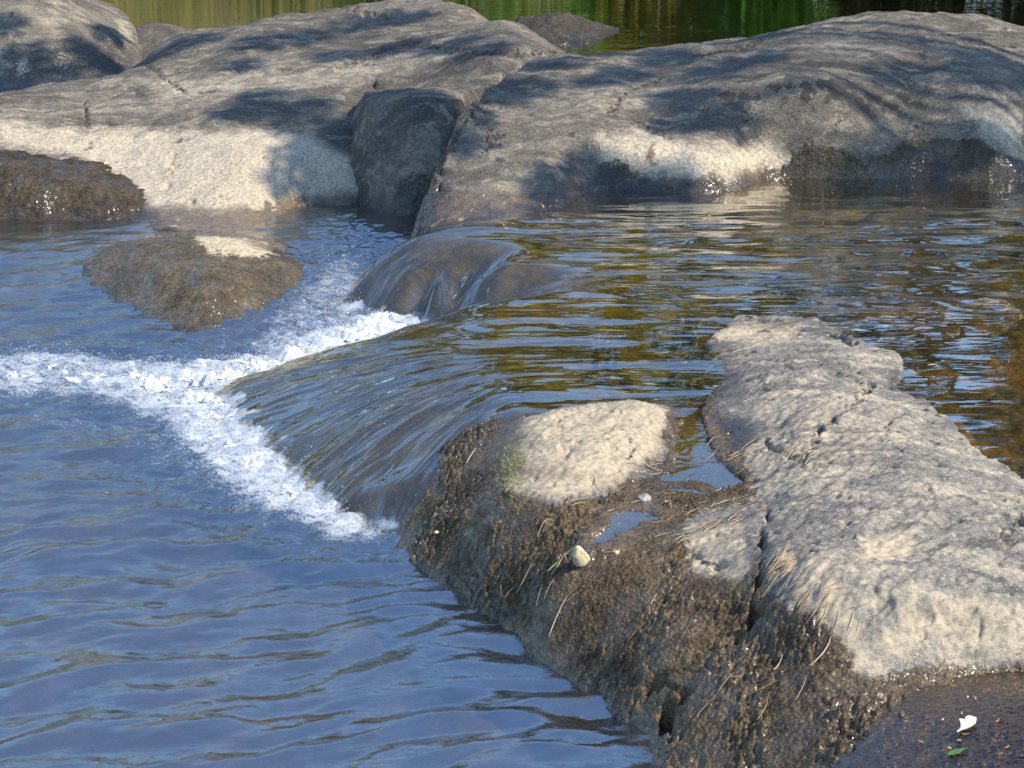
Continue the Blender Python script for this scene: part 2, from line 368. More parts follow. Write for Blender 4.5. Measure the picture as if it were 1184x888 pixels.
# --- broad slab, left half of the background
crk_s = [([(98, 118), (100, 145)], 2.2, .03), ([(203, 178), (195, 215)], 2.6, .035), ([(170, 75), (195, 95), (220, 110)], 3, .02), ([(390, 80), (470, 50), (560, 62), (640, 62)], 5, .025), ([(395, 10), (450, 20)], 5, .03), ([(265, 80), (290, 83)], 4, .02), ([(440, 205), (430, 140), (436, 95)], 5, .05)]
slab = Rock(
    [Z(-150, 255, -.02), Z(40, 262, -.02), Z(200, 266, .0), Z(245, 275, .01), Z(292, 270, .0), Z(318, 254, -.01), Z(360, 240, -.01), Z(452, 238, -.02), D(480, 215, 10.0), D(545, 110, 10.55), D(640, 66, 10.9), (.35, 11.9, .3), (-.1, 12.9, .2), (-1.2, 13.4, .2), (-2.0, 13.0, .2), (-2.6, 12.4, .1), (-4.2, 12.4, .1), (-4.2, 10.3, .0)],
    [D(250, 235, 9.75), D(250, 200, 10.0), D(250, 150, 10.45), D(250, 100, 11.0), D(250, 60, 11.6), D(250, 33, 12.2),
     D(400, 210, 10.08), D(400, 170, 10.28), D(400, 120, 10.65), D(400, 80, 11.1), D(400, 40, 11.75), D(400, 8, 12.35), D(480, -2, 12.35), D(540, 6, 12.1),
     D(330, 200, 10.05), D(330, 150, 10.45), D(320, 90, 11.1), D(320, 20, 12.35), D(500, 60, 11.2), D(490, 92, 10.85), D(500, 20, 11.9), D(600, 52, 10.95), D(600, 28, 11.45), D(560, 80, 10.75), D(625, 48, 11.2),
     D(100, 180, 10.3), D(100, 150, 10.6), D(100, 120, 11.0), D(100, 90, 11.5), D(170, 120, 10.9), D(170, 71, 11.8), D(200, 42, 12.1), D(200, 90, 11.3), D(0, 165, 10.4), D(0, 110, 11.3), D(50, 99, 11.4), D(-150, 165, 10.4), D(-150, 110, 11.3), D(140, 205, 10.1), D(195, 235, 9.8),
     (-2.5, 12.0, .28), (-1.6, 12.8, .45), (-.6, 12.9, .55)],
    steep=1.8, seed=31, big=.018, mid=.007, cracks=crk_s)
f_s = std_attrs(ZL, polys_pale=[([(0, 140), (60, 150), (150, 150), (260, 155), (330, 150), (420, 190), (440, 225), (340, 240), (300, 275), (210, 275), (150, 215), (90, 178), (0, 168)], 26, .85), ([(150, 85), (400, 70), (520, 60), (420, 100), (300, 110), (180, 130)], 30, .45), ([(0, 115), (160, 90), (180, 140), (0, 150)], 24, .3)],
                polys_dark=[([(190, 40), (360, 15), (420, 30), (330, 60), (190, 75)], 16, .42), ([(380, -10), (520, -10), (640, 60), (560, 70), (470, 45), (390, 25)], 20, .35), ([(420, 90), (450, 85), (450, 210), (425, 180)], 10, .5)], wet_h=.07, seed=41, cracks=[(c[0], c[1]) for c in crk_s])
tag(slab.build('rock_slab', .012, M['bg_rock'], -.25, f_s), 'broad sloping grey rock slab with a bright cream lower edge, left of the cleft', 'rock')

# --- rounded block wedged in the cleft
block = Rock(
    [D(428, 140, 10.15), D(434, 190, 10.0), D(452, 228, 9.9), Z(474, 250, .0), D(487, 236, 9.80), D(503, 188, 9.88), D(523, 141, 10.02), D(544, 100, 10.35), (-.3, 11.0, .42), (-.6, 11.1, .38), D(424, 105, 10.6)],
    [D(445, 112, 10.3), D(480, 104, 10.32), D(520, 104, 10.3), D(480, 140, 10.0), D(450, 150, 10.05), D(505, 140, 10.02), D(460, 185, 9.9), D(486, 188, 9.88), D(472, 220, 9.83)],
    steep=1.5, c=.35, wob=.03, seed=51, big=.008, mid=.008, cracks=[([(440, 135), (460, 125), (500, 128)], 4, .015)])
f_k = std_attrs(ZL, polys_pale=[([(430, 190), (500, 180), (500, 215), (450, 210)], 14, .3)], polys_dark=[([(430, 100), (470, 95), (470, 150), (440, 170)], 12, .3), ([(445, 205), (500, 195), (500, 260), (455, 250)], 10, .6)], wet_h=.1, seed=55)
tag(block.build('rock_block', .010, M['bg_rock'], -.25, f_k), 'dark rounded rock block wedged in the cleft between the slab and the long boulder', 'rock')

# --- far smooth boulder top left, knob beside it, dark rock in the river
far_b = Rock(
    [(-3.9, 12.2, .2), (-3.2, 12.15, .2), (-2.5, 12.25, .2), D(160, 78, 12.8), D(163, 50, 13.2), D(150, 22, 13.6), D(112, 0, 14.0), (-2.9, 14.8, .4), (-4.2, 14.6, .3)],
    [D(60, 62, 12.55), D(60, 20, 12.9), D(50, -20, 13.3), D(110, 30, 13.0), D(140, 45, 13.0), D(20, 85, 12.4), D(120, 70, 12.65), D(0, 40, 12.7), D(80, -10, 13.4), D(-60, 40, 12.7), D(-60, -20, 13.3)],
    steep=2.5, seed=61, big=.02, mid=.005)
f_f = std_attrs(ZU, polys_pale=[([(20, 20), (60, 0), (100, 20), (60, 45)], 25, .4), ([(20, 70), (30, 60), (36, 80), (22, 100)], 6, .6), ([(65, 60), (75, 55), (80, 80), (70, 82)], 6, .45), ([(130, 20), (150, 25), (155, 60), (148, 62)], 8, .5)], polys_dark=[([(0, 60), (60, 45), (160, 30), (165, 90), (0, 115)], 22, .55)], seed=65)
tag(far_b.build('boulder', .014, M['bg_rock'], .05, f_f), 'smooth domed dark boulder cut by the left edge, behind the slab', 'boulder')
knob = Rock([D(150, 80, 12.9), D(180, 75, 12.9), D(205, 45, 13.2), D(212, 33, 13.5), (-2.2, 14.3, .3), (-2.6, 14.2, .3)],
            [D(170, 28, 13.5), D(185, 27, 13.5), D(160, 50, 13.2), D(180, 50, 13.15)], steep=2.5, c=.08, wob=.01, seed=71, big=.01)
tag(knob.build('rock', .014, M['dark_rock'], .05, std_attrs(ZU, polys_dark=[([(140, 10), (230, 10), (230, 90), (140, 90)], 10, .3)], seed=75)), 'small black rock knob tucked beside the domed boulder against the bright river', 'rock')
mid_rock = Rock([Z(590, 52, .26), Z(640, 57, .26), Z(690, 52, .26), Z(722, 45, .26), Z(715, 36, .26), D(690, 26, 15.2), D(640, 20, 15.4), D(600, 22, 15.2)],
                [D(620, 26, 14.75), D(645, 18, 14.95), D(680, 26, 14.9), D(700, 35, 14.8), D(610, 40, 14.5), D(660, 40, 14.5)], steep=2, c=.08, wob=.03, seed=81, big=.03, mid=.02, fine=.004)
tag(mid_rock.build('rock', .014, M['dark_rock'], .2, std_attrs(ZU, base_mud=.55, seed=85)), 'low dark jagged rock in the green river, peeping over the ridge', 'rock')

# --- wet brown rock on the left shore
wetrock = Rock(
    [Z(-120, 256, -.02), Z(0, 257, -.02), Z(60, 258, -.02), Z(120, 262, -.02), Z(188, 263, -.02), Z(208, 252, .02), D(192, 227, 9.95), D(142, 204, 10.15), D(92, 179, 10.35), D(40, 172, 10.4), D(-20, 170, 10.4), D(-120, 168, 10.4)],
    [D(50, 235, 9.72), D(50, 205, 9.9), D(50, 180, 10.2), D(0, 210, 9.86), D(0, 176, 10.22), D(100, 230, 9.76), D(110, 205, 9.98), D(95, 186, 10.2), D(150, 235, 9.78), D(150, 215, 9.98), D(180, 245, 9.74), D(-80, 215, 9.85)],
    steep=3, c=.08, wob=.018, seed=91, big=.02, mid=.014, fine=.005)
f_w = std_attrs(ZL, base_mud=.85, wet_h=.06, seed=95)
tag(wetrock.build('rock', .010, M['bg_rock'], -.2, f_w), 'wet brown algae covered rock on the left shore below the cream slab edge', 'rock')
# --- low mound in the lower pool
mound = Rock(
    [Z(92, 300, .0), Z(104, 326, .0), Z(150, 352, .0), Z(190, 372, .0), Z(235, 388, -.01), Z(285, 366, -.01), Z(330, 338, .0), Z(352, 304, .0), Z(330, 282, .0), Z(270, 270, .01), Z(190, 268, .0), Z(130, 282, .0)],
    [Z(150, 290, .085), Z(200, 278, .115), Z(260, 280, .105), Z(310, 300, .075), Z(230, 303, .13), Z(180, 318, .10), Z(240, 335, .11), Z(290, 325, .085), Z(215, 355, .055), Z(245, 365, .035)],
    steep=1.2, c=.1, wob=.018, seed=101, big=.012, mid=.008, fine=.0045)
f_m = std_attrs(ZL, polys_pale=[([(225, 268), (300, 268), (330, 285), (290, 300), (235, 298), (225, 285)], 10, .9)],
                polys_mud=[([(60, 262), (215, 258), (240, 292), (300, 296), (380, 285), (380, 420), (60, 420)], 9, .9)], wet_h=.05, seed=105)
M['mound'] = rock_material('gravelly_brown_rock', (0.10, 0.085, 0.06), (0.18, 0.15, 0.105), (0.26, 0.22, 0.16), (0.62, 0.51, 0.355), (0.070, 0.054, 0.030), (0.165, 0.126, 0.074), (0.04, 0.035, 0.02), 1.0, 1.2, 0.008, 0.15, (.8, 1.3, 1), .5, 60)
tag(mound.build('rock', .008, M['mound'], -.15, f_m), 'low rounded gravelly brown rock mound standing in the water above the white foam', 'rock')
for i, (px, py, r, lab) in enumerate([(462, 272, .055, 'small wet brown stone at the mouth of the dark cleft')]):
    st = Rock([Z(px + 16 * math.cos(a), py + 8 * math.sin(a), -.01) for a in np.linspace(0, 6.283, 9)[:-1]], [Z(px, py - 2, r)], steep=2, c=.03, wob=.01, seed=110 + i, big=.004, mid=.01)
    tag(st.build('stone', .006, M['bg_rock'], -.12, std_attrs(ZL, base_mud=.6, seed=5), .15), lab, 'stone')

# --- foreground outcrop
crk_o = [([(930, 535), (945, 500), (985, 470), (1010, 447)], 4, .03), ([(868, 735), (872, 690), (884, 640), (880, 605), (888, 590)], 3.5, .03), ([(862, 735), (872, 705)], 8, .045), ([(1140, 625), (1160, 612), (1184, 600)], 6, .03), ([(1160, 630), (1184, 620)], 5, .02),
         ([(885, 510), (900, 525), (925, 530)], 3, .02), ([(955, 425), (990, 438), (1000, 455)], 3, .012), ([(960, 390), (985, 397)], 4, .02), ([(720, 505), (735, 515), (725, 530)], 3, .012), ([(800, 640), (815, 650), (835, 655)], 4, .02), ([(660, 575), (672, 585), (690, 578)], 4, .02),
         ([(742, 795), (770, 790), (790, 800)], 8, .05), ([(770, 815), (776, 845)], 7, .09), ([(1030, 835), (1042, 812)], 4, .03)]
outcrop = Rock(
    [Z(448, 612, -.01), Z(470, 652, -.01), Z(530, 692, -.01), Z(600, 748, -.01), Z(680, 805, -.01), Z(735, 845, -.01), Z(752, 888, -.01), Z(775, 960, -.01), Z(850, 1020, -.01), Z(1300, 1050, .1), Z(1420, 860, .2), Z(1420, 650, .27), Z(1300, 600, .26),
     Z(1186, 556, .287), Z(1142, 530, .287), Z(1105, 492, .287), Z(1070, 462, .287), Z(1030, 446, .287), Z(1046, 432, .287), Z(1036, 408, .287), Z(975, 388, .287), Z(945, 366, .287), Z(850, 368, .287), Z(818, 392, .287), Z(812, 450, .26), Z(796, 462, .26), Z(780, 452, .26), Z(720, 460, .26), Z(640, 472, .26), Z(585, 482, .26), Z(530, 505, .21), Z(488, 545, .12), Z(456, 588, .03)],
    [Z(640, 500, .325), Z(690, 485, .33), Z(740, 467, .305), Z(770, 485, .295), Z(600, 530, .285), Z(640, 560, .275), Z(700, 540, .30), Z(750, 520, .295), Z(620, 585, .245), Z(700, 580, .25), Z(770, 560, .25), Z(785, 500, .255), Z(800, 525, .247), Z(820, 550, .25), Z(845, 558, .25), Z(735, 602, .237), Z(765, 610, .245),
     Z(590, 510, .27), Z(540, 545, .19), Z(500, 610, .08), Z(560, 620, .15), Z(640, 640, .19), Z(700, 620, .23), Z(620, 700, .10), Z(700, 700, .16), Z(760, 660, .225), Z(700, 770, .06), Z(780, 750, .16), Z(850, 720, .22), Z(840, 800, .15), Z(800, 850, .07), Z(880, 880, .11), Z(940, 820, .20), Z(960, 870, .17), Z(740, 815, .04), Z(765, 835, .04), Z(820, 900, .04),
     Z(840, 420, .285), Z(830, 480, .28), Z(900, 400, .305), Z(900, 450, .33), Z(880, 520, .31), Z(960, 400, .31), Z(1000, 430, .32), Z(960, 470, .345), Z(940, 540, .35), Z(1040, 480, .33), Z(1000, 530, .37), Z(1080, 520, .345), Z(1060, 580, .385), Z(1130, 570, .35), Z(1184, 600, .36), Z(1120, 640, .37), Z(1184, 680, .345), Z(1020, 640, .36), Z(900, 600, .33), Z(840, 600, .285), Z(830, 640, .275), Z(905, 650, .345), Z(960, 700, .335), Z(920, 700, .32), Z(885, 690, .285), Z(1060, 710, .335), Z(1150, 725, .305), Z(985, 745, .285), Z(1080, 757, .262), Z(1184, 752, .265), Z(1010, 790, .24), Z(950, 770, .25), Z(905, 740, .25),
     Z(1060, 795, .226), Z(1020, 840, .212), Z(1100, 800, .208), Z(1150, 785, .215), Z(1184, 772, .226), Z(1040, 870, .203), Z(1100, 850, .196), Z(1184, 840, .19), Z(1150, 900, .18), Z(1000, 890, .205), Z(1184, 950, .16), Z(1300, 850, .18), Z(1300, 760, .24)],
    steep=1.6, c=.08, wob=.022, seed=121, big=.006, mid=.002, fine=.002, cracks=crk_o)
MUD = [(430, 560), (500, 500), (560, 470), (578, 486), (575, 540), (590, 570), (635, 582), (655, 578), (690, 575), (720, 560), (760, 545), (775, 520), (770, 490), (785, 462), (830, 440), (828, 480), (850, 530), (870, 560), (860, 580), (815, 590), (790, 620), (800, 665), (855, 670), (880, 640), (890, 685), (905, 700), (950, 715), (975, 745), (985, 775), (1010, 785), (1060, 765), (1120, 775), (1190, 765), (1400, 765), (1400, 1050), (700, 1050), (400, 650)]
PUD = [([(814, 438), (800, 462), (791, 480), (784, 515), (777, 545), (762, 551), (768, 560), (800, 563), (830, 569), (846, 567), (861, 557), (846, 543), (827, 530), (816, 512), (811, 490), (813, 465), (822, 440)], .262),
       ([(708, 598), (734, 591), (764, 602), (742, 606), (724, 613), (700, 630), (682, 635), (690, 624), (708, 610)], .243)]
def out_extra(x, y, z):
    px, py = proj(x, y, z)
    m = pmask(px, py, MUD, 15, 12 * fbm(x * 9, y * 9, 5, 4))
    g = fbm(x * 26, y * 26, 201, 3, 0.6); g2 = fbm(x * 75, y * 75, 207, 3, 0.65); g3 = vnoise(x * 130, y * 130, 215)
    wetflat = sstep(30, 5, segdist(px, py, [(690, 640), (735, 602), (760, 560), (800, 520), (800, 470)], False))
    k = m * (1 - 0.75 * wetflat) * (.30 + .95 * sstep(-.35, .4, fbm(x * 4.5, y * 4.5, 217, 3)))
    g4 = fbm(x * 48, y * 48, 219, 2, .6)
    z = z + k * (0.008 * g + 0.011 * np.abs(g4) + 0.008 * np.clip(g2, -.3, 1) + 0.004 * g3)
    r = 1 - m
    ca, sa = math.cos(.84), math.sin(.84); a = x * ca + y * sa; b = -x * sa + y * ca     # foliation runs diagonally
    a2 = a + .05 * fbm(x * 5, y * 5, 229, 3)
    lay = 1 - 2 * np.abs(fbm(a2 * 1.8, b * 5.5, 231, 5, .6)); lay2 = np.abs(fbm(a * 9, b * 26, 233, 3, .6))
    z = z + r * (0.010 * np.clip(lay, -1, 1) - 0.002 * lay2 + 0.0016 * fbm(x * 55, y * 55, 241, 3, .6) + .003 * np.clip(fbm(x * 17, y * 17, 243, 4, .62), -.15, .5)) * sstep(.24, .34, z)
    pit = sstep(.42, .62, fbm(x * 11, y * 11, 251, 3, .6))
    z = z - r * .008 * pit
    for poly, zp in PUD:
        d = sdist(px, py, poly) + 3.5 * fbm(x * 22, y * 22, 261, 3)
        ring = sstep(26, 6, d) * sstep(-1, 3, d)
        z = z + np.maximum(zp + .003 + .004 * sstep(0, 14, d) - z, 0) * ring
        z = z + np.minimum(zp - .007 - z, 0) * sstep(2.5, -2.5, d)
    return z
outcrop.extra = out_extra
def out_attr(X, Y, Zv):
    a = std_attrs(ZU - .03, polys_pale=[([(580, 490), (650, 470), (770, 455), (785, 480), (770, 520), (720, 560), (640, 582), (590, 565)], 14, .52), ([(815, 390), (850, 372), (930, 372), (925, 395), (830, 400)], 10, .5), ([(990, 620), (1060, 610), (1060, 650), (1000, 655)], 12, .6), ([(890, 640), (960, 640), (1010, 760), (985, 775), (940, 710)], 20, .55), ([(1000, 680), (1184, 690), (1184, 750), (1010, 760)], 26, .38), ([(780, 620), (860, 600), (870, 670), (800, 665)], 12, .45), ([(880, 440), (1000, 430), (1100, 520), (1000, 560), (900, 560)], 40, .28), ([(1120, 500), (1145, 520), (1150, 535), (1130, 525)], 6, .8)],
                  polys_dark=[([(800, 440), (850, 470), (880, 560), (850, 560), (815, 500)], 14, .5), ([(1030, 430), (1045, 420), (1045, 450), (1020, 450)], 6, .5), ([(880, 700), (940, 705), (980, 745), (900, 760), (880, 740)], 10, .45), ([(1130, 620), (1184, 598), (1184, 625), (1150, 632)], 6, .5), ([(900, 375), (960, 370), (1000, 440), (960, 430), (930, 395)], 12, .25)],
                  polys_mud=[(MUD, 17, 1.0)], wet_h=.02, seed=131, cracks=[(c[0], c[1] * .8) for c in crk_o])(X, Y, Zv)
    px, py = proj(X, Y, Zv); n = fbm(X * 7, Y * 7, 3, 3)
    low = sstep(.07 + .03 * n, .01, Zv - ZL)
    up = sstep(.30 + .012 * n, .275, Zv) * sstep(560, 540, py) * sstep(500, 560, px)
    trail = sstep(26, 8, segdist(px + 8 * n, py + 8 * n, [(680, 650), (735, 602), (765, 570), (800, 525), (795, 470)], False))
    pud = sstep(.238 + .012 * n, .215, Zv) * sstep(960, 1010, px)
    a['wet'] = np.clip(np.maximum.reduce([low, up, trail * .8, pud]), 0, 1)
    return a
tag(outcrop.build('rock_outcrop', .0042, M['fg_rock'], -.12, out_attr, .12), 'pale grey outcrop in the foreground with a brown muddy slope running into the water', 'rock')

# ------------------------------------------------------------------ upper pool, cascade and the ledge beneath
foot = [(243, 456), (262, 495), (296, 527), (345, 567), (388, 603), (418, 622), (455, 622)]
wp = [Z(x, y, ZU) for x, y in [(700, 300), (800, 260), (900, 300), (1000, 260), (1100, 300), (1184, 250), (1184, 400), (1184, 500), (700, 240), (680, 360), (760, 330), (720, 420), (640, 300), (800, 400), (900, 350), (1000, 380), (1300, 300), (1300, 500), (650, 262), (800, 480), (1400, 200), (900, 200), (700, 200), (1000, 600), (1300, 700), (700, 520), (650, 500), (800, 600)]]
wp += [Z(600, 252, .290), Z(525, 259, .285), Z(472, 277, .235), Z(432, 303, .155), Z(408, 334, .06), Z(397, 356, .0),
       (-.43, 8.62, -.05), (-.6, 8.5, -.09), (-.72, 8.35, -.1), (-.8, 8.1, -.1), (-.49, 9.1, -.12), Z(520, 250, .2),
       Z(570, 288, .262), Z(520, 294, .232), Z(475, 304, .188), Z(600, 272, .279), Z(440, 330, .10), Z(470, 335, .105), Z(500, 322, .17), Z(600, 300, .278), Z(420, 352, .02), Z(460, 362, .015), Z(495, 360, .03),
       Z(540, 335, .17), Z(520, 350, .075), Z(580, 318, .245), Z(610, 312, .265), (-.5, 7.48, -.06), (-.8, 7.42, -.08), (-1.1, 7.3, -.1), (-.3, 7.55, .0),
       Z(640, 338, .277), Z(590, 345, .266), Z(540, 357, .245), Z(480, 376, .205), Z(400, 398, .14), Z(330, 420, .075), Z(265, 440, .012),
       D(590, 345, 7.45 + .02), D(480, 372, 7.35)[:2] + (.03,), D(400, 395, 7.25)[:2] + (-.05,), D(330, 418, 7.15)[:2] + (-.08,),
       Z(640, 400, .277), Z(560, 415, .262), Z(480, 428, .228), Z(420, 432, .18), Z(345, 445, .105), Z(285, 455, .04),
       Z(335, 485, .055), Z(300, 480, .03), Z(400, 500, .115), Z(370, 520, .065), Z(450, 480, .18), Z(500, 470, .22), Z(560, 462, .258), Z(600, 470, .276), Z(520, 500, .205), Z(480, 520, .155), Z(450, 550, .095), Z(420, 570, .06), Z(480, 560, .11), Z(440, 590, .035), Z(400, 565, .045), Z(540, 520, .2), Z(560, 560, .18)]
wp += [Z(x, y, -.012) for x, y in foot] + [Z(x - 30, y + 20, -.09) for x, y in foot]
UPW = [(-1.35, 9.8), (-1.35, 6.2)] + [Z(x, y, z)[:2] for x, y, z in [(230, 560, -.05), (380, 632, -.05), (412, 634, -.04), (440, 617, .0), (466, 592, .05), (502, 560, .12), (545, 530, .2), (610, 510, .28), (700, 510, .28), (770, 490, .28), (800, 475, .28), (840, 430, .28), (900, 440, .28), (1000, 500, .28), (1100, 560, .28), (1184, 640, .28)]] + [(3.4, 3.9), (3.4, 9.8)]
wbase = rbf(wp, .06, 2e-3)
CX, CY = .34, 6.25
def flow_uv(x, y):
    b = sstep(7.2, 7.5, y)
    cx = CX * (1 - b) + .42 * b; cy = CY * (1 - b) + 8.45 * b
    ang = np.arctan2(-(x - cx), y - cy); r = np.hypot(x - cx, y - cy)
    return ang, r
def fallmask(x, y, zb): return sstep(.276, .20, zb) 
def upper_z(x, y):
    z = wbase(x, y)
    z = np.where(z > ZU, ZU + (z - ZU) * (.12 + .8 * sstep(.5, .2, np.hypot(x + .2, y - 8.35))), z)
    ang, r = flow_uv(x, y); m = fallmask(x, y, z); m2 = sstep(.281, .262, z)
    ang = ang + .05 * fbm(r * 3, ang * 4, 305, 2)
    st = .0085 * fbm(ang * 7, r * 1.3, 301, 2) + .0030 * fbm(ang * 22, r * 2.6, 311, 2, .5) + .0004 * vnoise(ang * 70, r * 6, 313)
    z = z + st * m2 * (.35 + .65 * m) * (1 - .55 * sstep(7.35, 7.6, y)) * sstep(.2, .7, r)
    ph = r * 24 + 2.5 * fbm(x * 2.2, y * 2.2, 317, 2)
    rip = .0018 * np.sin(ph) * sstep(.3, .9, r) * sstep(-.4, .4, fbm(x * 1.6, y * 3.2, 319, 2)) + .0052 * fbm(x * 2.0, y * 6, 321, 2, .35) + .0002 * fbm(x * 20, y * 34, 325, 2)
    calm = 1 - .85 * sstep(1.1, 1.9, x) * sstep(7.2, 6.4, y) - .55 * sstep(8.3, 8.8, y)
    return z + rip * (1 - .6 * m) * calm
def up_attr(X, Y, Zv):
    ang, r = flow_uv(X, Y); zb = wbase(X, Y); m = fallmask(X, Y, zb)
    calm = 1 - .85 * sstep(1.1, 1.9, X) * sstep(7.2, 6.4, Y) - .5 * sstep(8.3, 8.8, Y)
    px, py = proj(X, Y, Zv)
    fo = 1.0 * sstep(.036, -.004, Zv + .030 * fbm(X * 10, Y * 10, 401, 4, .6))
    fo = np.maximum(fo, .62 * m * sstep(.40, .95, fbm(ang * 60, r * 3.0, 403, 3) + .25 * fbm(ang * 8, r * 2, 405, 2)))  # thin white streaks down the fall: specular highlights painted through the foam mask
    return dict(flow=np.stack([ang * 1.0, r, np.zeros_like(r)], 1), fall=m, calm=np.clip(calm, .1, 1) * (1 - m), foam=fo)
M['up_water'] = water_material('upper_water', (.82, .72, .46), [dict(scale=(2.0, 6.5, 1), h=.011, mask='calm', detail=1.5, dist=.5), dict(scale=(9, 30, 1), h=.0012, mask='calm', detail=1), dict(flow=True, scale=(12, 3.0, 1), h=.014, mask='fall', detail=2, rough=.5, dist=.9), dict(flow=True, scale=(48, 9, 1), h=.0012, mask='fall', detail=2)], foam=True, ior=1.8, gain=1.55)
tag(field('upper_pool', -1.3, 3.4, 4.3, 9.75, .009, upper_z, M['up_water'], -.035, up_attr, lambda X, Y, Q: .006 - sdist(X, Y, UPW)), kind='structure')
def ledge_z(x, y):
    z = wbase(x, y); z = np.minimum(z, ZU)
    ang, r = flow_uv(x, y)
    dpt = .022 + .13 * sstep(.2, 1.5, np.minimum(np.hypot(x + .35, (y - 6.3)), np.hypot(x + .2, (y - 8.1)) + .25)) * sstep(.255, .28, z)
    n = fbm(x * 5, y * 5, 411, 4, .55)
    return z - dpt * (1 + .35 * n) + .008 * fbm(x * 14, y * 14, 421, 3) * sstep(.0, .1, dpt) - .004 * fbm(ang * 8, r * 5, 423, 2)
def ledge_attr(X, Y, Zv):
    px, py = proj(X, Y, Zv); n = fbm(X * 6, Y * 6, 431, 4, .6)
    moss = sstep(-.1, .5, n + .3)
    return dict(pale=np.clip((.25 + .45 * sstep(.0, .6, fbm(X * 3, Y * 3, 437, 3))) * sstep(.9, 1.5, X) * sstep(8.3, 7.3, Y), 0, 1), dark=.25 * moss, mud=.2 * moss, wet=np.zeros(len(X)))
M['ledge'] = rock_material('mossy_ledge_rock', (0.040, 0.040, 0.008), (0.100, 0.090, 0.016), (0.190, 0.160, 0.034), (0.30, 0.19, 0.06), (0.040, 0.050, 0.012), (0.09, 0.10, 0.022), (0.022, 0.028, 0.008), 1.2, 0.5)
tag(field('riverbed_ledge', -1.3, 3.4, 4.3, 9.75, .02, ledge_z, M['ledge'], -.2, ledge_attr, lambda X, Y, Q: .006 - sdist(X, Y, UPW)), kind='structure')
sub = Rock([Z(960, 352, .2), Z(1040, 352, .2), Z(1120, 348, .2), Z(1165, 340, .2), Z(1140, 330, .2), Z(1040, 336, .2)], [Z(1000, 345, .25), Z(1050, 344, .276), Z(1100, 342, .283), Z(1130, 340, .279)], steep=1, c=.05, wob=.02, seed=441, big=.004, mid=.004)
tag(sub.build('flat_stone', .012, M['fg_rock'], .1, std_attrs(ZU - .1, base_pale=.3, seed=445), .3), 'flat pale stone just awash in the upper pool above the foreground outcrop', 'stone')

# ------------------------------------------------------------------ lower pool, its bed and the foam
FOAM = [(480, 358), (430, 366), (385, 378), (340, 396), (300, 412), (230, 424), (160, 424), (90, 414), (40, 410), (-60, 422), (-60, 452), (0, 450), (100, 455), (170, 468), (205, 486), (228, 515), (258, 545), (305, 572), (350, 594), (392, 614), (420, 614), (400, 590), (350, 555), (305, 515), (285, 480), (290, 450), (350, 430), (420, 405), (480, 380)]
FOAM_W = [Z(a, b, 0)[:2] for a, b in FOAM]
def lower_turb(x, y):
    d = np.maximum(sdist(x, y, FOAM_W), 0)
    return np.exp(-d / .22), d
def lower_z(x, y):
    tb, d = lower_turb(x, y)
    ux, uy = -.34, .94
    warp = .10 * fbm(x * .9, y * .9, 501, 2) + .03 * fbm(x * 2.6, y * 2.6, 503, 2)
    s = x * ux + y * uy + warp
    am = .25 + 1.25 * sstep(-.3, .45, fbm(x * 1.6 + 3, y * 2.2, 507, 3))
    near = sstep(7.2, 6.3, y)
    al = x * .94 + y * .34
    wv = .0046 * np.sin(s * 2 * math.pi / .26) * am + .0024 * np.sin((s + .35 * x) * 2 * math.pi / .145 + 1.5) * am
    wv = wv * near + (1 - near) * (.0026 * np.sin((y + .07 * x + .6 * warp) * 2 * math.pi / .19) * am)
    n = .0135 * fbm(al * 2.9, s * 7.5, 511, 3, .5) + .0030 * fbm(al * 5.5, s * 15, 512, 2, .5) + .0013 * fbm(al * 12, s * 26, 513, 3)
    t = tb * (.016 * fbm(x * 9, y * 13, 521, 4, .6) + .010 * np.abs(fbm(x * 22, y * 26, 523, 3)))
    still = 1 - .72 * sstep(8.75, 9.3, y)
    wv = wv * still; n = n * still
    px, py = proj(x, y, 0 * x)
    rapid = sstep(70, 10, sdist(px, py, [(270, 385), (340, 330), (400, 290), (440, 300), (390, 360), (330, 395)]))
    t = t + rapid * (.016 * fbm(x * 8, y * 12, 531, 4, .6))
    return wv * (1 - .6 * tb) + n + t
def low_attr(X, Y, Zv):
    tb, d = lower_turb(X, Y); px, py = proj(X, Y, Zv)
    milk = pmask(px, py, [(0, 455), (200, 470), (400, 600), (380, 640), (250, 590), (120, 520), (0, 500)], 50, 10 * fbm(X * 5, Y * 5, 541, 3))
    fo = np.maximum((.92 - .16 * sstep(300, 60, px)) * np.exp(-d / .10), .46 * milk)
    rap = sstep(40, 0, sdist(px, py, [(360, 340), (400, 310), (410, 350), (380, 385), (300, 405)]))
    fo = np.maximum(fo, rap * .62)
    return dict(foam=fo, turb=np.clip(tb + .25 + rap, 0, 1))
M['low_water'] = water_material('lower_water', (.66, .57, .36), [dict(scale=(26, 55, 1), h=.006, mask='turb', detail=4, rough=.6)], foam=True, ior=3.0, gain=1.4, murk=(.07, (.13, .125, .13)))
tag(field('lower_pool', -3.6, 1.3, 2.9, 10.8, .0125, lower_z, M['low_water'], attrf=low_attr), kind='structure')
def bed_z(x, y):
    px, py = proj(x, y, 0 * x)
    sh = sstep(8.6, 9.6, y) * .10 
    return -.20 + sh + .05 * fbm(x * 1.4, y * 1.4, 551, 3) + .03 * fbm(x * 5, y * 5, 553, 4, .6)
def bed_attr(X, Y, Zv):
    return dict(pale=.4 * sstep(.1, .6, fbm(X * 5, Y * 5, 561, 4, .6)), dark=.35 * sstep(.0, .6, fbm(X * 2.5, Y * 2.5, 563, 3)), mud=np.zeros(len(X)), wet=np.zeros(len(X)))
tag(field('riverbed', -5, 4.5, 1.5, 11.5, .05, bed_z, M['bed'], attrf=bed_attr), kind='structure')

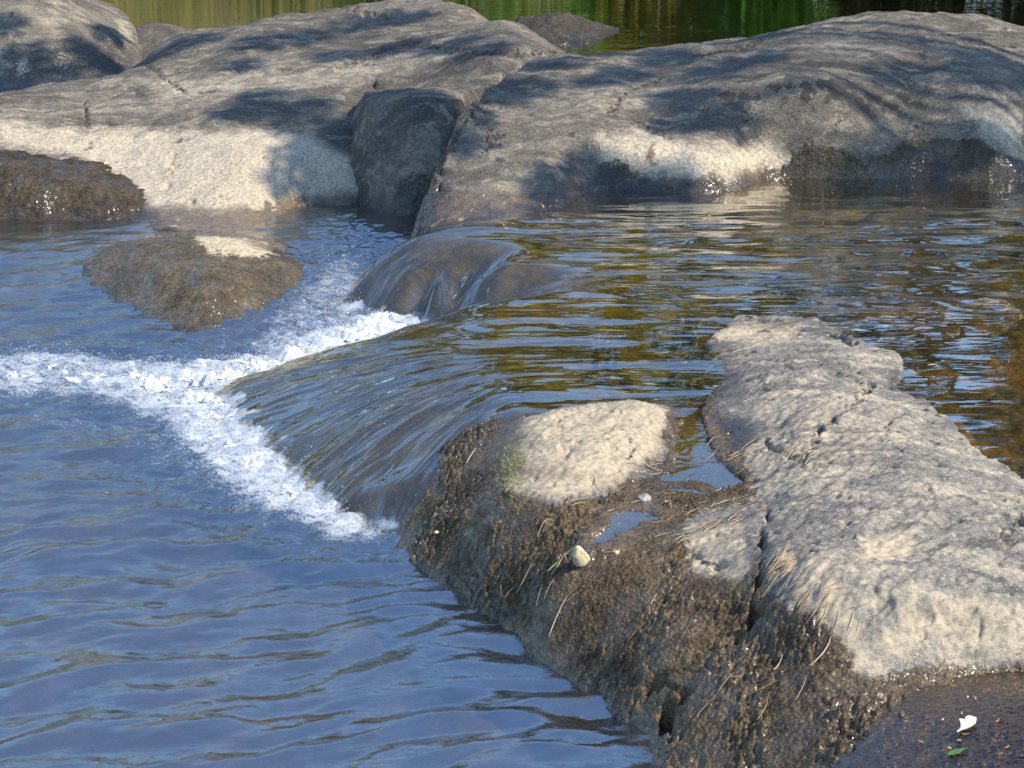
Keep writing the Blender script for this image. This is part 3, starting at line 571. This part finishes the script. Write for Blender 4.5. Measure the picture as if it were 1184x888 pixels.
t = NT('white_foam'); v = t.coord()
fn = t.noise(v, 120, 4, .7); fv = t.voro(v, 150)
p = t.pbsdf(t.mix(t.rng(fn, .3, .7), (.52, .55, .57), (.72, .73, .73)), .45, t.bump(t.math('ADD', fn, t.math('MULTIPLY', fv, -.6)), .006))
p.inputs['Subsurface Weight'].default_value = 0.15; p.inputs['Subsurface Radius'].default_value = (.02, .02, .022); p.inputs['Subsurface Scale'].default_value = 1.0
M['foam'] = t.done(p.outputs[0])
def foam_core(x, y):
    d = sdist(x, y, FOAM_W)
    return sstep(.05, -.14, d)
def foam_f(X, Y):
    c = foam_core(X, Y)
    n = .55 * fbm(X * 8, Y * 13, 581, 4, .62) + .20 * fbm(X * 45, Y * 60, 583, 3, .65)
    px, py = proj(X, Y, 0 * X)
    thin = .40 * sstep(320, 60, px) + .10 * sstep(500, 600, py)
    boost = .30 * sstep(270, 350, px) * sstep(430, 410, py)
    return c * 1.15 - thin + n - 1.10 + boost
def foam_z(x, y):
    e = sstep(0, .5, foam_f(x, y))
    return lower_z(x, y) + .0012 + e * (.004 + .036 * np.abs(fbm(x * 5, y * 8, 571, 3, .5)) + .004 * fbm(x * 30, y * 30, 573, 3, .55))
def foam_keep(X, Y, Zv): return foam_f(X, Y)
fo = field('foam', -2.1, -.2, 5.2, 8.1, .006, foam_z, M['foam'], keepf=foam_keep)
rng = np.random.default_rng(5)
# droplets and bubbles thrown up around it, part of the same mass
def octa(c, r): return np.array([(r, 0, 0), (-r, 0, 0), (0, r, 0), (0, -r, 0), (0, 0, r), (0, 0, -r)]) + c
OF = np.array([(0, 2, 4), (2, 1, 4), (1, 3, 4), (3, 0, 4), (2, 0, 5), (1, 2, 5), (3, 1, 5), (0, 3, 5)])
dv = []; df = []
cand = [(rng.uniform(150, 470), rng.uniform(355, 615)) for _ in range(6000)] + [(rng.uniform(370, 420), rng.uniform(305, 375)) for _ in range(900)] + [(rng.uniform(-10, 220), rng.uniform(405, 470)) for _ in range(900)]
cw = np.array([Z(a, b, 0)[:2] for a, b in cand]); cd = sdist(cw[:, 0], cw[:, 1], FOAM_W)
k = 0
for (x, y), d_, (a, b) in zip(cw, cd, cand):
    splash = 370 < a < 420 and 305 < b < 385
    if d_ > .10 and not (splash and rng.random() < .5): continue
    if rng.random() > .30 + .4 * (d_ > -.02): continue
    zz = float(lower_z(np.array([x]), np.array([y]))[0]) + rng.exponential(.014 if not splash else .035) + .002
    dv.append(octa((x, y, zz), rng.uniform(.0010, .0026))); df.append(OF + 6 * k); k += 1
M['drop'] = M['foam']
dm = mesh_from('spray', np.concatenate(dv), np.concatenate(df), M['drop'])
tag(dm, 'white spray and bubbles thrown up along the foot of the cascade', 'spray', kind='stuff')
tag(fo, 'band of white foam curving round the foot of the cascade', 'foam', kind='stuff')

# ------------------------------------------------------------------ puddles on the outcrop
M['puddle'] = water_material('still_puddle_water', (.80, .70, .50), [dict(scale=(9, 14, 1), h=.0008, detail=2)], ior=2.6)
M['pool_edge'] = water_material('rippled_shallow_water', (.55, .44, .28), [dict(scale=(45, 70, 1), h=.0035, detail=3)], ior=2.0)
def puddle(poly, z, mat, step=.02):
    W = [Z(a, b, z)[:2] for a, b in poly]; P = np.array(W)
    return tag(field('puddle', P[:, 0].min(), P[:, 0].max(), P[:, 1].min(), P[:, 1].max(), step, lambda x, y: z + 0 * x, mat, keepf=lambda X, Y, Q: -sdist(X, Y, W)), kind='structure')
for P_, z_ in PUD: puddle([(a + (a - sum(q[0] for q in P_) / len(P_)) * .12, b + (b - sum(q[1] for q in P_) / len(P_)) * .12) for a, b in P_], z_, M['puddle'], .006)
puddle([(960, 900), (1010, 850), (1060, 800), (1184, 765), (1420, 765), (1420, 1000), (960, 960)], .225, M['pool_edge'])

# ------------------------------------------------------------------ far river, ground, far bank
M['river'] = water_material('river_water', (.30, .28, .16), [dict(scale=(1.2, 5.0, 1), h=.006, detail=3), dict(scale=(6, 22, 1), h=.0010, detail=2)], murk=(.12, (.03, .033, .014)), ior=2.6, gain=1.35)
tag(field('river', -24, 26, 11.6, 23, .5, lambda x, y: ZU + 0 * x, M['river']), kind='structure')
M['ground'] = plain_material('brown_earth', (.07, .055, .035), (.12, .10, .06), 1.2, .9)
def ground_z(x, y):
    bank = sstep(20.5, 24, y) * 1.2 + sstep(24, 70, y) * 2.5
    return -.45 + bank + .15 * fbm(x * .15, y * .15, 601, 3) * sstep(21, 26, y)
tag(field('ground', -90, 90, -60, 120, 1.5, ground_z, M['ground']), kind='structure')
M['grass'] = leaf_material('bank_grass', (.36, .35, .11), (.58, .52, .24), .5)

def leaf_quads(C, size, rng):
    n = len(C); nrm = rng.normal(size=(n, 3)); nrm[:, 2] += .6; nrm /= np.linalg.norm(nrm, axis=1)[:, None]
    a = np.cross(nrm, rng.normal(size=(n, 3))); a /= np.linalg.norm(a, axis=1)[:, None]; b = np.cross(nrm, a)
    s = (size * rng.uniform(.6, 1.3, n))[:, None]
    V = np.stack([C - a * s, C - b * s * .38, C + a * s, C + b * s * .38], 1).reshape(-1, 3)
    return V, np.arange(4 * n).reshape(-1, 4)
def clump_points(c, r, n, rng):
    d = rng.normal(size=(n, 3)); d /= np.linalg.norm(d, axis=1)[:, None]
    return np.array(c) + d * (rng.random(n) ** .45)[:, None] * np.array(r)
M['bark'] = plain_material('grey_bark', (.06, .05, .04), (.14, .115, .09), 9, .9, .02)
LEAF = {'olive': leaf_material('olive_leaves', (.26, .25, .036), (.42, .37, .07), .5), 'yellow': leaf_material('yellow_green_leaves', (.22, .21, .05), (.36, .30, .10), .5),
        'green': leaf_material('bright_green_leaves', (.12, .27, .025), (.22, .38, .06), .5), 'dark': leaf_material('dark_green_leaves', (.022, .034, .009), (.055, .072, .018), .25)}
def tree(x, y, z0, h, rx, leaf, n, label, seed, low=.12, group=None, size=.16):
    g = np.random.default_rng(seed); root = empty('tree', (x, y, z0))
    tubes = [tube_mesh([(0, 0, -.3), (.05, .02, h * .3), (.12 * g.normal(), .1 * g.normal(), h * .6), (.2 * g.normal(), .2 * g.normal(), h * .9)], [.022 * h, .017 * h, .011 * h, .004 * h], 8)]
    cl = []
    for i in range(26):
        f = g.uniform(low, 1.0); wr = rx * (math.sin(math.pi * min(.96, .18 + .8 * f)) ** .7); a = g.uniform(0, 6.283); q = g.uniform(.35, 1.0)
        c = (wr * q * math.cos(a), wr * q * math.sin(a), h * (.06 + .9 * f)); cl.append((c, g.uniform(.45, .85) * rx * .5))
        if i % 2 == 0: tubes.append(tube_mesh([(0, 0, max(.2, c[2] * .6)), (c[0] * .5, c[1] * .5, c[2] * .85), c], [.008 * h, .005 * h, .002 * h], 5))
    V, Fc = join_tubes(tubes); mesh_from('trunk', V, Fc, M['bark'], parent=root)
    pts = np.concatenate([clump_points(c, (r, r, r * .75), n // 26, g) for c, r in cl])
    V, Fc = leaf_quads(pts, size, g); mesh_from('crown', V, Fc, LEAF[leaf], smooth=False, parent=root)
    tag(root, label, 'tree', group); return root
gq = np.random.default_rng(77)
far = [(-9.5, 25, 5.2, 2.4, 'yellow', 'yellow green tree on the far bank, mirrored left in the bright river'), (-6.4, 26.5, 7.0, 2.7, 'olive', 'olive tree on the far bank, mirrored above the domed boulder'),
       (-3.6, 25, 6.0, 2.4, 'yellow', 'pale yellow green tree mirrored in the bright strip of river'), (-1.3, 26, 7.0, 2.3, 'olive', 'round olive tree mirrored behind the slab crest'),
       (.6, 24.8, 5.4, 2.0, 'olive', 'small olive green tree mirrored above the dark river rock'), (2.5, 26, 7.0, 2.0, 'olive', 'taller olive tree mirrored right of the river rock and in the puddle'),
       (5.4, 24.6, 7.8, 2.2, 'dark', 'tall dark tree mirrored behind the long boulder'), (8.2, 25.5, 10.0, 3.0, 'dark', 'tallest dark tree mirrored at the right edge of the river'), (11.2, 24, 10.0, 3.2, 'dark', 'broad dark tree on the far bank past the right edge'), (-12.8, 26, 7.0, 3.0, 'olive', 'broad olive tree on the far bank past the left edge')]
for i, (x, y, h, r_, lf, lab) in enumerate(far):
    tree(x, y, .75, h, r_, lf, 7800, lab, 700 + i, .05, 'trees on the far bank', .15)
tree(4.6, 14.8, -.1, 7.5, 2.1, 'dark', 7000, 'dark leafy tree right of the long boulder, mirrored brown in the still pool', 750, .1, size=.11)
tree(8.5, 17.0, -.1, 9.5, 2.8, 'dark', 8000, 'big dark tree at the right river edge shading the water', 751, .05, size=.14)
def bush(x, y, h, r, leaf, n, label, seed):
    g = np.random.default_rng(seed); root = empty('bush', (x, y, float(ground_z(np.array([x]), np.array([y]))[0])))
    cl = [((g.normal() * r * .45, g.normal() * r * .3, g.uniform(.1, .85) * h), g.uniform(.4, .6) * r) for _ in range(14)]
    V, Fc = join_tubes([tube_mesh([(0, 0, -.1), (c[0] * .4, c[1] * .4, c[2] * .6), c], [.035, .025, .008], 5) for c, _ in cl]); mesh_from('stem', V, Fc, M['bark'], parent=root)
    V, Fc = leaf_quads(np.concatenate([clump_points(c, (q, q, q * .8), n // 14, g) for c, q in cl]), .10, g); mesh_from('crown', V, Fc, LEAF[leaf], smooth=False, parent=root)
    tag(root, label, 'bush', 'bushes along the far water edge')
for i, (x, y, h, r, lf, lab) in enumerate([(-1.7, 22.0, 1.6, 1.0, 'green', 'bright green bush mirrored just left of the slab crest'), (.3, 22.2, 1.9, 1.1, 'green', 'bright green bush mirrored left of the dark river rock'), (1.7, 22.3, 2.2, 1.1, 'olive', 'olive green bush mirrored right of the dark river rock'), (2.9, 21.9, 2.3, 1.0, 'green', 'fresh green bush between an olive and a dark one on the far bank'), (4.2, 22.3, 2.6, 1.3, 'dark', 'dark bush mirrored above the dip of the long boulder'), (5.9, 22.1, 2.6, 1.4, 'dark', 'dark bush mirrored above the crest of the long boulder'), (7.7, 22.3, 2.8, 1.5, 'dark', 'large dark bush at the right edge of the river'), (9.6, 22.2, 2.6, 1.4, 'dark', 'dark bush on the far bank just past the right edge')]):
    bush(x, y, h, r, lf, 4200, lab, 800 + i)
# reeds and grass on the far bank
gpts = np.stack([gq.uniform(-9, .4, 30000), gq.uniform(21.2, 23.2, 30000), np.zeros(30000)], 1)
gh = gq.uniform(.5, 1.7, 30000) * (1 + .5 * fbm(gpts[:, 0], gpts[:, 1], 3, 2)); gpts[:, 2] = ground_z(gpts[:, 0], gpts[:, 1]) - .02
ln = gq.normal(size=(30000, 2)) * .16; wv_ = gq.normal(size=(30000, 2)); wv_ /= np.linalg.norm(wv_, axis=1)[:, None]; wv_ *= .012
b0 = gpts.copy(); b1 = gpts.copy(); b0[:, :2] += wv_; b1[:, :2] -= wv_
tp = gpts.copy(); tp[:, :2] += ln; tp[:, 2] += gh
tag(mesh_from('grass', np.stack([b0, b1, tp], 1).reshape(-1, 3), np.arange(90000).reshape(-1, 3), M['grass'], smooth=False), 'tall sunlit yellow grass along the far bank', 'grass', kind='stuff')

# --- the overhanging tree that dapples the background rocks
surf = lambda x, y: np.maximum.reduce([boulder_r.h(x, y), slab.h(x, y), block.h(x, y), far_b.h(x, y)])
shade = [(330, 128, 1.0), (375, 150, 1.2), (420, 135, 1.1), (350, 185, 1.0), (400, 200, 1.1), (440, 110, .8), (300, 112, .7), (420, 170, 1.1), (445, 200, .9), (330, 215, .6), (230, 45, .7), (300, 50, .8), (350, 42, .7), (420, 28, .8), (280, 75, .5), (460, 55, .7), (520, 52, .6), (560, 62, .6), (470, 20, .6),
         (60, 85, 1.0), (120, 75, 1.0), (20, 65, .9), (130, 40, .7), (0, 95, .9), (90, 55, .6), (480, 150, 1.0), (480, 205, 1.0), (455, 120, .8), (500, 120, .8), (540, 130, .8), (600, 100, .8), (570, 105, .7), (640, 212, .7), (680, 205, .8), (700, 62, .6), (760, 64, .7), (790, 110, .8), (800, 140, .8), (845, 138, .8), (870, 68, .7), (1035, 85, .7), (1130, 78, .8), (1170, 92, .7), (880, 42, .6), (690, 95, .5), (1010, 190, .9), (1090, 190, 1.0), (760, 215, .7), (640, 75, .6), (820, 85, .6), (270, 130, .6), (190, 60, .7), (390, 65, .6), (730, 85, .6), (780, 70, .7), (540, 165, .5), (0, 30, .7),]
g = np.random.default_rng(31); tr = empty('tree', (7.3, 7.5, -.2))
base = np.array([7.3, 7.5, -.2]); tubes = [tube_mesh([(0, 0, -.3), (-.1, .1, 1.5), (-.2, .2, 2.8), (-.3, .3, 4.2), (-.4, .35, 5.2)], [.2, .16, .13, .10, .04], 10)]
pts = []
for i, (a, b, s) in enumerate(shade):
    P0 = raycast(a, b, surf, 8, 15, 1400)
    if P0[1] < 8.05: continue
    t_ = (6.5 + 2.0 * g.random()); c = P0 + SUN * t_ - base
    rad = .115 * s + .03; pts.append(clump_points(c, (rad * 1.6, rad * 1.25, rad * .7), int(130 * s), g))
    if i % 2 == 0:
        st = np.array([-.4, .35, min(4.9, max(2.2, c[2] * .6))]); mid = st * .45 + c * .55 + np.array([0, 0, .35])
        tubes.append(tube_mesh([st, mid, c], [.022, .010, .004], 5))
V, Fc = join_tubes(tubes); mesh_from('trunk', V, Fc, M['bark'], parent=tr)
V, Fc = leaf_quads(np.concatenate(pts), .058, g); mesh_from('crown', V, Fc, LEAF['green'], smooth=False, parent=tr)
tag(tr, 'overhanging leafy tree that throws dappled shade over the background rocks', 'tree')

# ------------------------------------------------------------------ small things on the outcrop
oh = outcrop.h
M['straw'] = plain_material('straw', (.50, .38, .20), (.62, .50, .30), 60, .6)
M['needle'] = plain_material('orange_needle', (.36, .20, .08), (.50, .32, .15), 60, .6)
M['stem'] = plain_material('green_stem', (.22, .28, .10), (.34, .40, .18), 60, .5)
M['palestone'] = plain_material('pale_stone', (.42, .35, .20), (.58, .50, .32), 45, .75, .004)
def sprig(name, px, py, ang, length, bend, rad, mat, label, cat, group=None, lift=.004, tip=None):
    c = raycast(px, py, oh); ca, sa = math.cos(ang), math.sin(ang); path = []
    n = 7
    for i in range(n):
        s = (i / (n - 1) - .5) * length; o = bend * length * (1 - (2 * i / (n - 1) - 1) ** 2)
        x = c[0] + s * ca - o * sa; y = c[1] + s * sa + o * ca; path.append((x, y))
    P = np.array(path); zz = oh(P[:, 0], P[:, 1]) + lift
    ln_ = np.linspace(0, 1, n); fit = np.polyval(np.polyfit(ln_, zz, 2), ln_); zz = fit + max(0, (zz - fit).max() * .8)
    V, Fc = tube_mesh(np.column_stack([P - c[:2], zz - c[2]]), [rad * .5, rad, rad, rad, rad * .9, rad * .7, rad * .3], 5)
    o = mesh_from(name, V, Fc, mat); o.location = c; return tag(o, label, cat, group)
R0 = random.Random(9)
sprig('twig', 645, 716, .8, .065, .04, .0014, M['straw'], 'straight straw twig lying alone on the brown mud near the water', 'twig')
sprig('twig', 948, 757, .7, .07, -.14, .0016, M['straw'], 'bent pale twig arching from the brown mud onto the slab', 'twig')
sprig('stem', 648, 650, .35, .07, .02, .002, M['stem'], 'short green stem poking out from under the pale stone', 'stem')
sprig('twig', 646, 657, .9, .06, .0, .0016, M['needle'], 'thin reddish stem beside the pale stone', 'twig')
sprig('twig', 545, 528, 1.0, .055, .03, .0014, M['straw'], 'pale straw on the mud left of the pale hump', 'twig')
sprig('twig', 694, 562, 1.9, .06, .18, .0012, M['straw'], 'curved thin straw below the pale hump', 'twig')
sprig('twig', 865, 405, .3, .11, .02, .0015, M['straw'], 'long pale stalk at the top end of the outcrop', 'twig')
sprig('twig', 900, 652, 1.0, .11, -.1, .0020, M['needle'], 'tall orange stalk leaning out of the dark crevice', 'twig', lift=.02)
clusters = [(905, 660, 28, 30, 26), (930, 690, 26, 20, 14), (845, 590, 30, 22, 22), (925, 525, 26, 16, 18), (870, 525, 30, 26, 12), (735, 560, 45, 28, 14), (800, 610, 45, 30, 16), (640, 690, 120, 70, 12), (960, 720, 40, 30, 8), (1000, 450, 60, 50, 8), (880, 800, 70, 50, 7), (820, 500, 22, 40, 8), (690, 600, 60, 25, 8)]
for cx, cy, sx, sy, n in clusters:
    for i in range(n):
        a, b = cx + R0.gauss(0, sx * .5), cy + R0.gauss(0, sy * .5)
        sprig('pine_needle', a, b, R0.uniform(-.1, 1.15), R0.uniform(.022, .065), R0.uniform(-.12, .12), R0.uniform(.0006, .0011), M['needle'] if R0.random() < .55 else M['straw'],
              'dry straw coloured needle lying loose on the foreground outcrop', 'pine needle', 'dry needles scattered on the foreground outcrop', .003)
# pale upright stone
c = raycast(672, 652, oh)
import bmesh
bm = bmesh.new(); bmesh.ops.create_icosphere(bm, subdivisions=4, radius=1)
for v in bm.verts:
    q = v.co; s = 1 + .12 * math.sin(3.1 * q.x + 1) * math.cos(2.7 * q.y) + .03 * math.sin(5 * q.x + 4 * q.y + 3 * q.z)
    x, y, z = q.x * .021 * s, q.y * .017 * s, q.z * .032 * s
    if z > 0: x -= .35 * z; 
    z = max(z, -.018); v.co = (x * (1.15 if z < .012 else .95), y, z + .014)
me = bpy.data.meshes.new('stone'); bm.to_mesh(me); bm.free(); me.materials.append(M['palestone']); me.polygons.foreach_set('use_smooth', [True] * len(me.polygons))
o = bpy.data.objects.new('stone', me); COL.objects.link(o); o.location = c; o.rotation_euler = (0, .0, .4); tag(o, 'pale cream stone standing on the brown mud beside a green stem', 'stone')
M['whitebit'] = plain_material('pale_pebble', (.24, .22, .19), (.42, .38, .32), 90, .5, .003)
for i, (a, b, s, lab) in enumerate([(745, 577, .020, 'whitish lumpy pebble between the two small puddles'), (712, 640, .009, 'tiny tan pebble beside the small blue puddle'), (505, 617, .008, 'tiny cream pebble on the mud near the cascade foot')]):
    c = raycast(a, b, oh); bm = bmesh.new(); bmesh.ops.create_icosphere(bm, subdivisions=3, radius=s)
    for v in bm.verts:
        q = v.co / s; v.co = v.co * (1 + .18 * math.sin(4 * q.x + i) * math.cos(3 * q.y + 2 * i) + .08 * math.sin(9 * q.z + 5 * q.x)); v.co.z *= .7
    me = bpy.data.meshes.new('pebble'); bm.to_mesh(me); bm.free(); me.materials.append(M['whitebit'] if i == 0 else M['palestone']); me.polygons.foreach_set('use_smooth', [True] * len(me.polygons))
    o = bpy.data.objects.new('pebble', me); COL.objects.link(o); o.location = c + np.array([0, 0, -s * .1]); tag(o, lab, 'pebble')
# leaves
def leaf(name, pos, rotz, outline, thick, mat, label, cup=.15):
    """a blade from half-width profile [(t, left, right)], cupped, with real thickness"""
    V = []; Fc = []; n = len(outline)
    for side in (0, 1):
        for t_, l_, r_ in outline:
            for s in (-1, -.5, 0, .5, 1):
                yy = (l_ if s < 0 else r_) * s
                V.append((t_, yy, cup * abs(yy) + .05 * abs(t_) + (thick if side else 0) + .0015 * math.sin(90 * t_)))
    for i in range(n - 1):
        for j in range(4):
            a = i * 5 + j; Fc.append((a, a + 5, a + 6, a + 1)); b_ = n * 5 + a; Fc.append((b_, b_ + 1, b_ + 6, b_ + 5))
    o = mesh_from(name, V, Fc, mat); o.location = pos; o.rotation_euler = (0, 0, rotz); return tag(o, label, 'leaf')
M['whiteleaf'] = plain_material('bleached_leaf', (.62, .66, .58), (.80, .82, .76), 55, .6)
M['greenleaf'] = plain_material('green_leaf', (.04, .13, .025), (.08, .19, .04), 60, .45)
leaf('leaf', Z(1118, 838, .229), .95, [(-.050, .001, .001), (-.036, .003, .002), (-.022, .009, .004), (-.008, .014, .010), (.004, .016, .019), (.012, .015, .008), (.020, .012, .012), (.030, .008, .010), (.038, .004, .003)], .001, M['whiteleaf'], 'bleached white lobed leaf floating on the brown water in the lower right corner', .3)
leaf('leaf', Z(1106, 870, .228), .55, [(-.024, .001, .001), (-.014, .007, .006), (-.002, .009, .008), (.010, .006, .005), (.022, .001, .001), (.030, .0006, .0006)], .001, M['greenleaf'], 'small green leaf floating below the white leaf', .2)
leaf('leaf', Z(1078, 422, .284), .1, [(-.016, .001, .001), (0, .006, .006), (.016, .001, .001)], .001, M['straw'], 'tiny straw coloured leaf afloat on the dark pool right of the outcrop', .2)
for i, (a, b) in enumerate([(1090, 832), (1066, 858), (1115, 849), (1098, 865), (1164, 864), (1153, 834), (1119, 806), (1112, 825), (1128, 808), (1109, 856)]):
    o = leaf('leaf_fragment', Z(a, b, .228), R0.uniform(0, 3), [(-.004, .0006, .001), (-.0015, .0018, .0022), (.002, .0022, .001), (.005 + .003 * (i % 3), .0006, .0006)], .0006, M['needle' if i % 3 else 'straw'], 'tan leaf fragment floating near the white leaf in the lower right corner', .2)
    o['group'] = 'leaf fragments in the lower right corner'; o['category'] = 'leaf fragment'
# yellow moss at the corner of the pale hump
mg = np.random.default_rng(4); mv_ = []; mf_ = []
for i in range(900):
    a, b = 592 + mg.normal() * 11, 542 + mg.normal() * 13
    c = Z(a, b, .275); zz = float(oh(np.array([c[0]]), np.array([c[1]]))[0])
    hgt = mg.uniform(.003, .009); lx, ly = mg.normal(size=2) * .008; an = mg.uniform(0, 3.14); wx, wy = math.cos(an) * .0011, math.sin(an) * .0011
    k = len(mv_); mv_ += [(c[0] - wx, c[1] - wy, zz - .002), (c[0] + wx, c[1] + wy, zz - .002), (c[0] + lx, c[1] + ly, zz + hgt)]; mf_.append((k, k + 1, k + 2))
M['moss'] = leaf_material('yellow_moss', (.30, .29, .04), (.46, .42, .08), .3)
tag(mesh_from('moss', mv_, mf_, M['moss'], smooth=False), 'patch of yellow moss at the left corner of the pale hump', 'moss', kind='stuff')
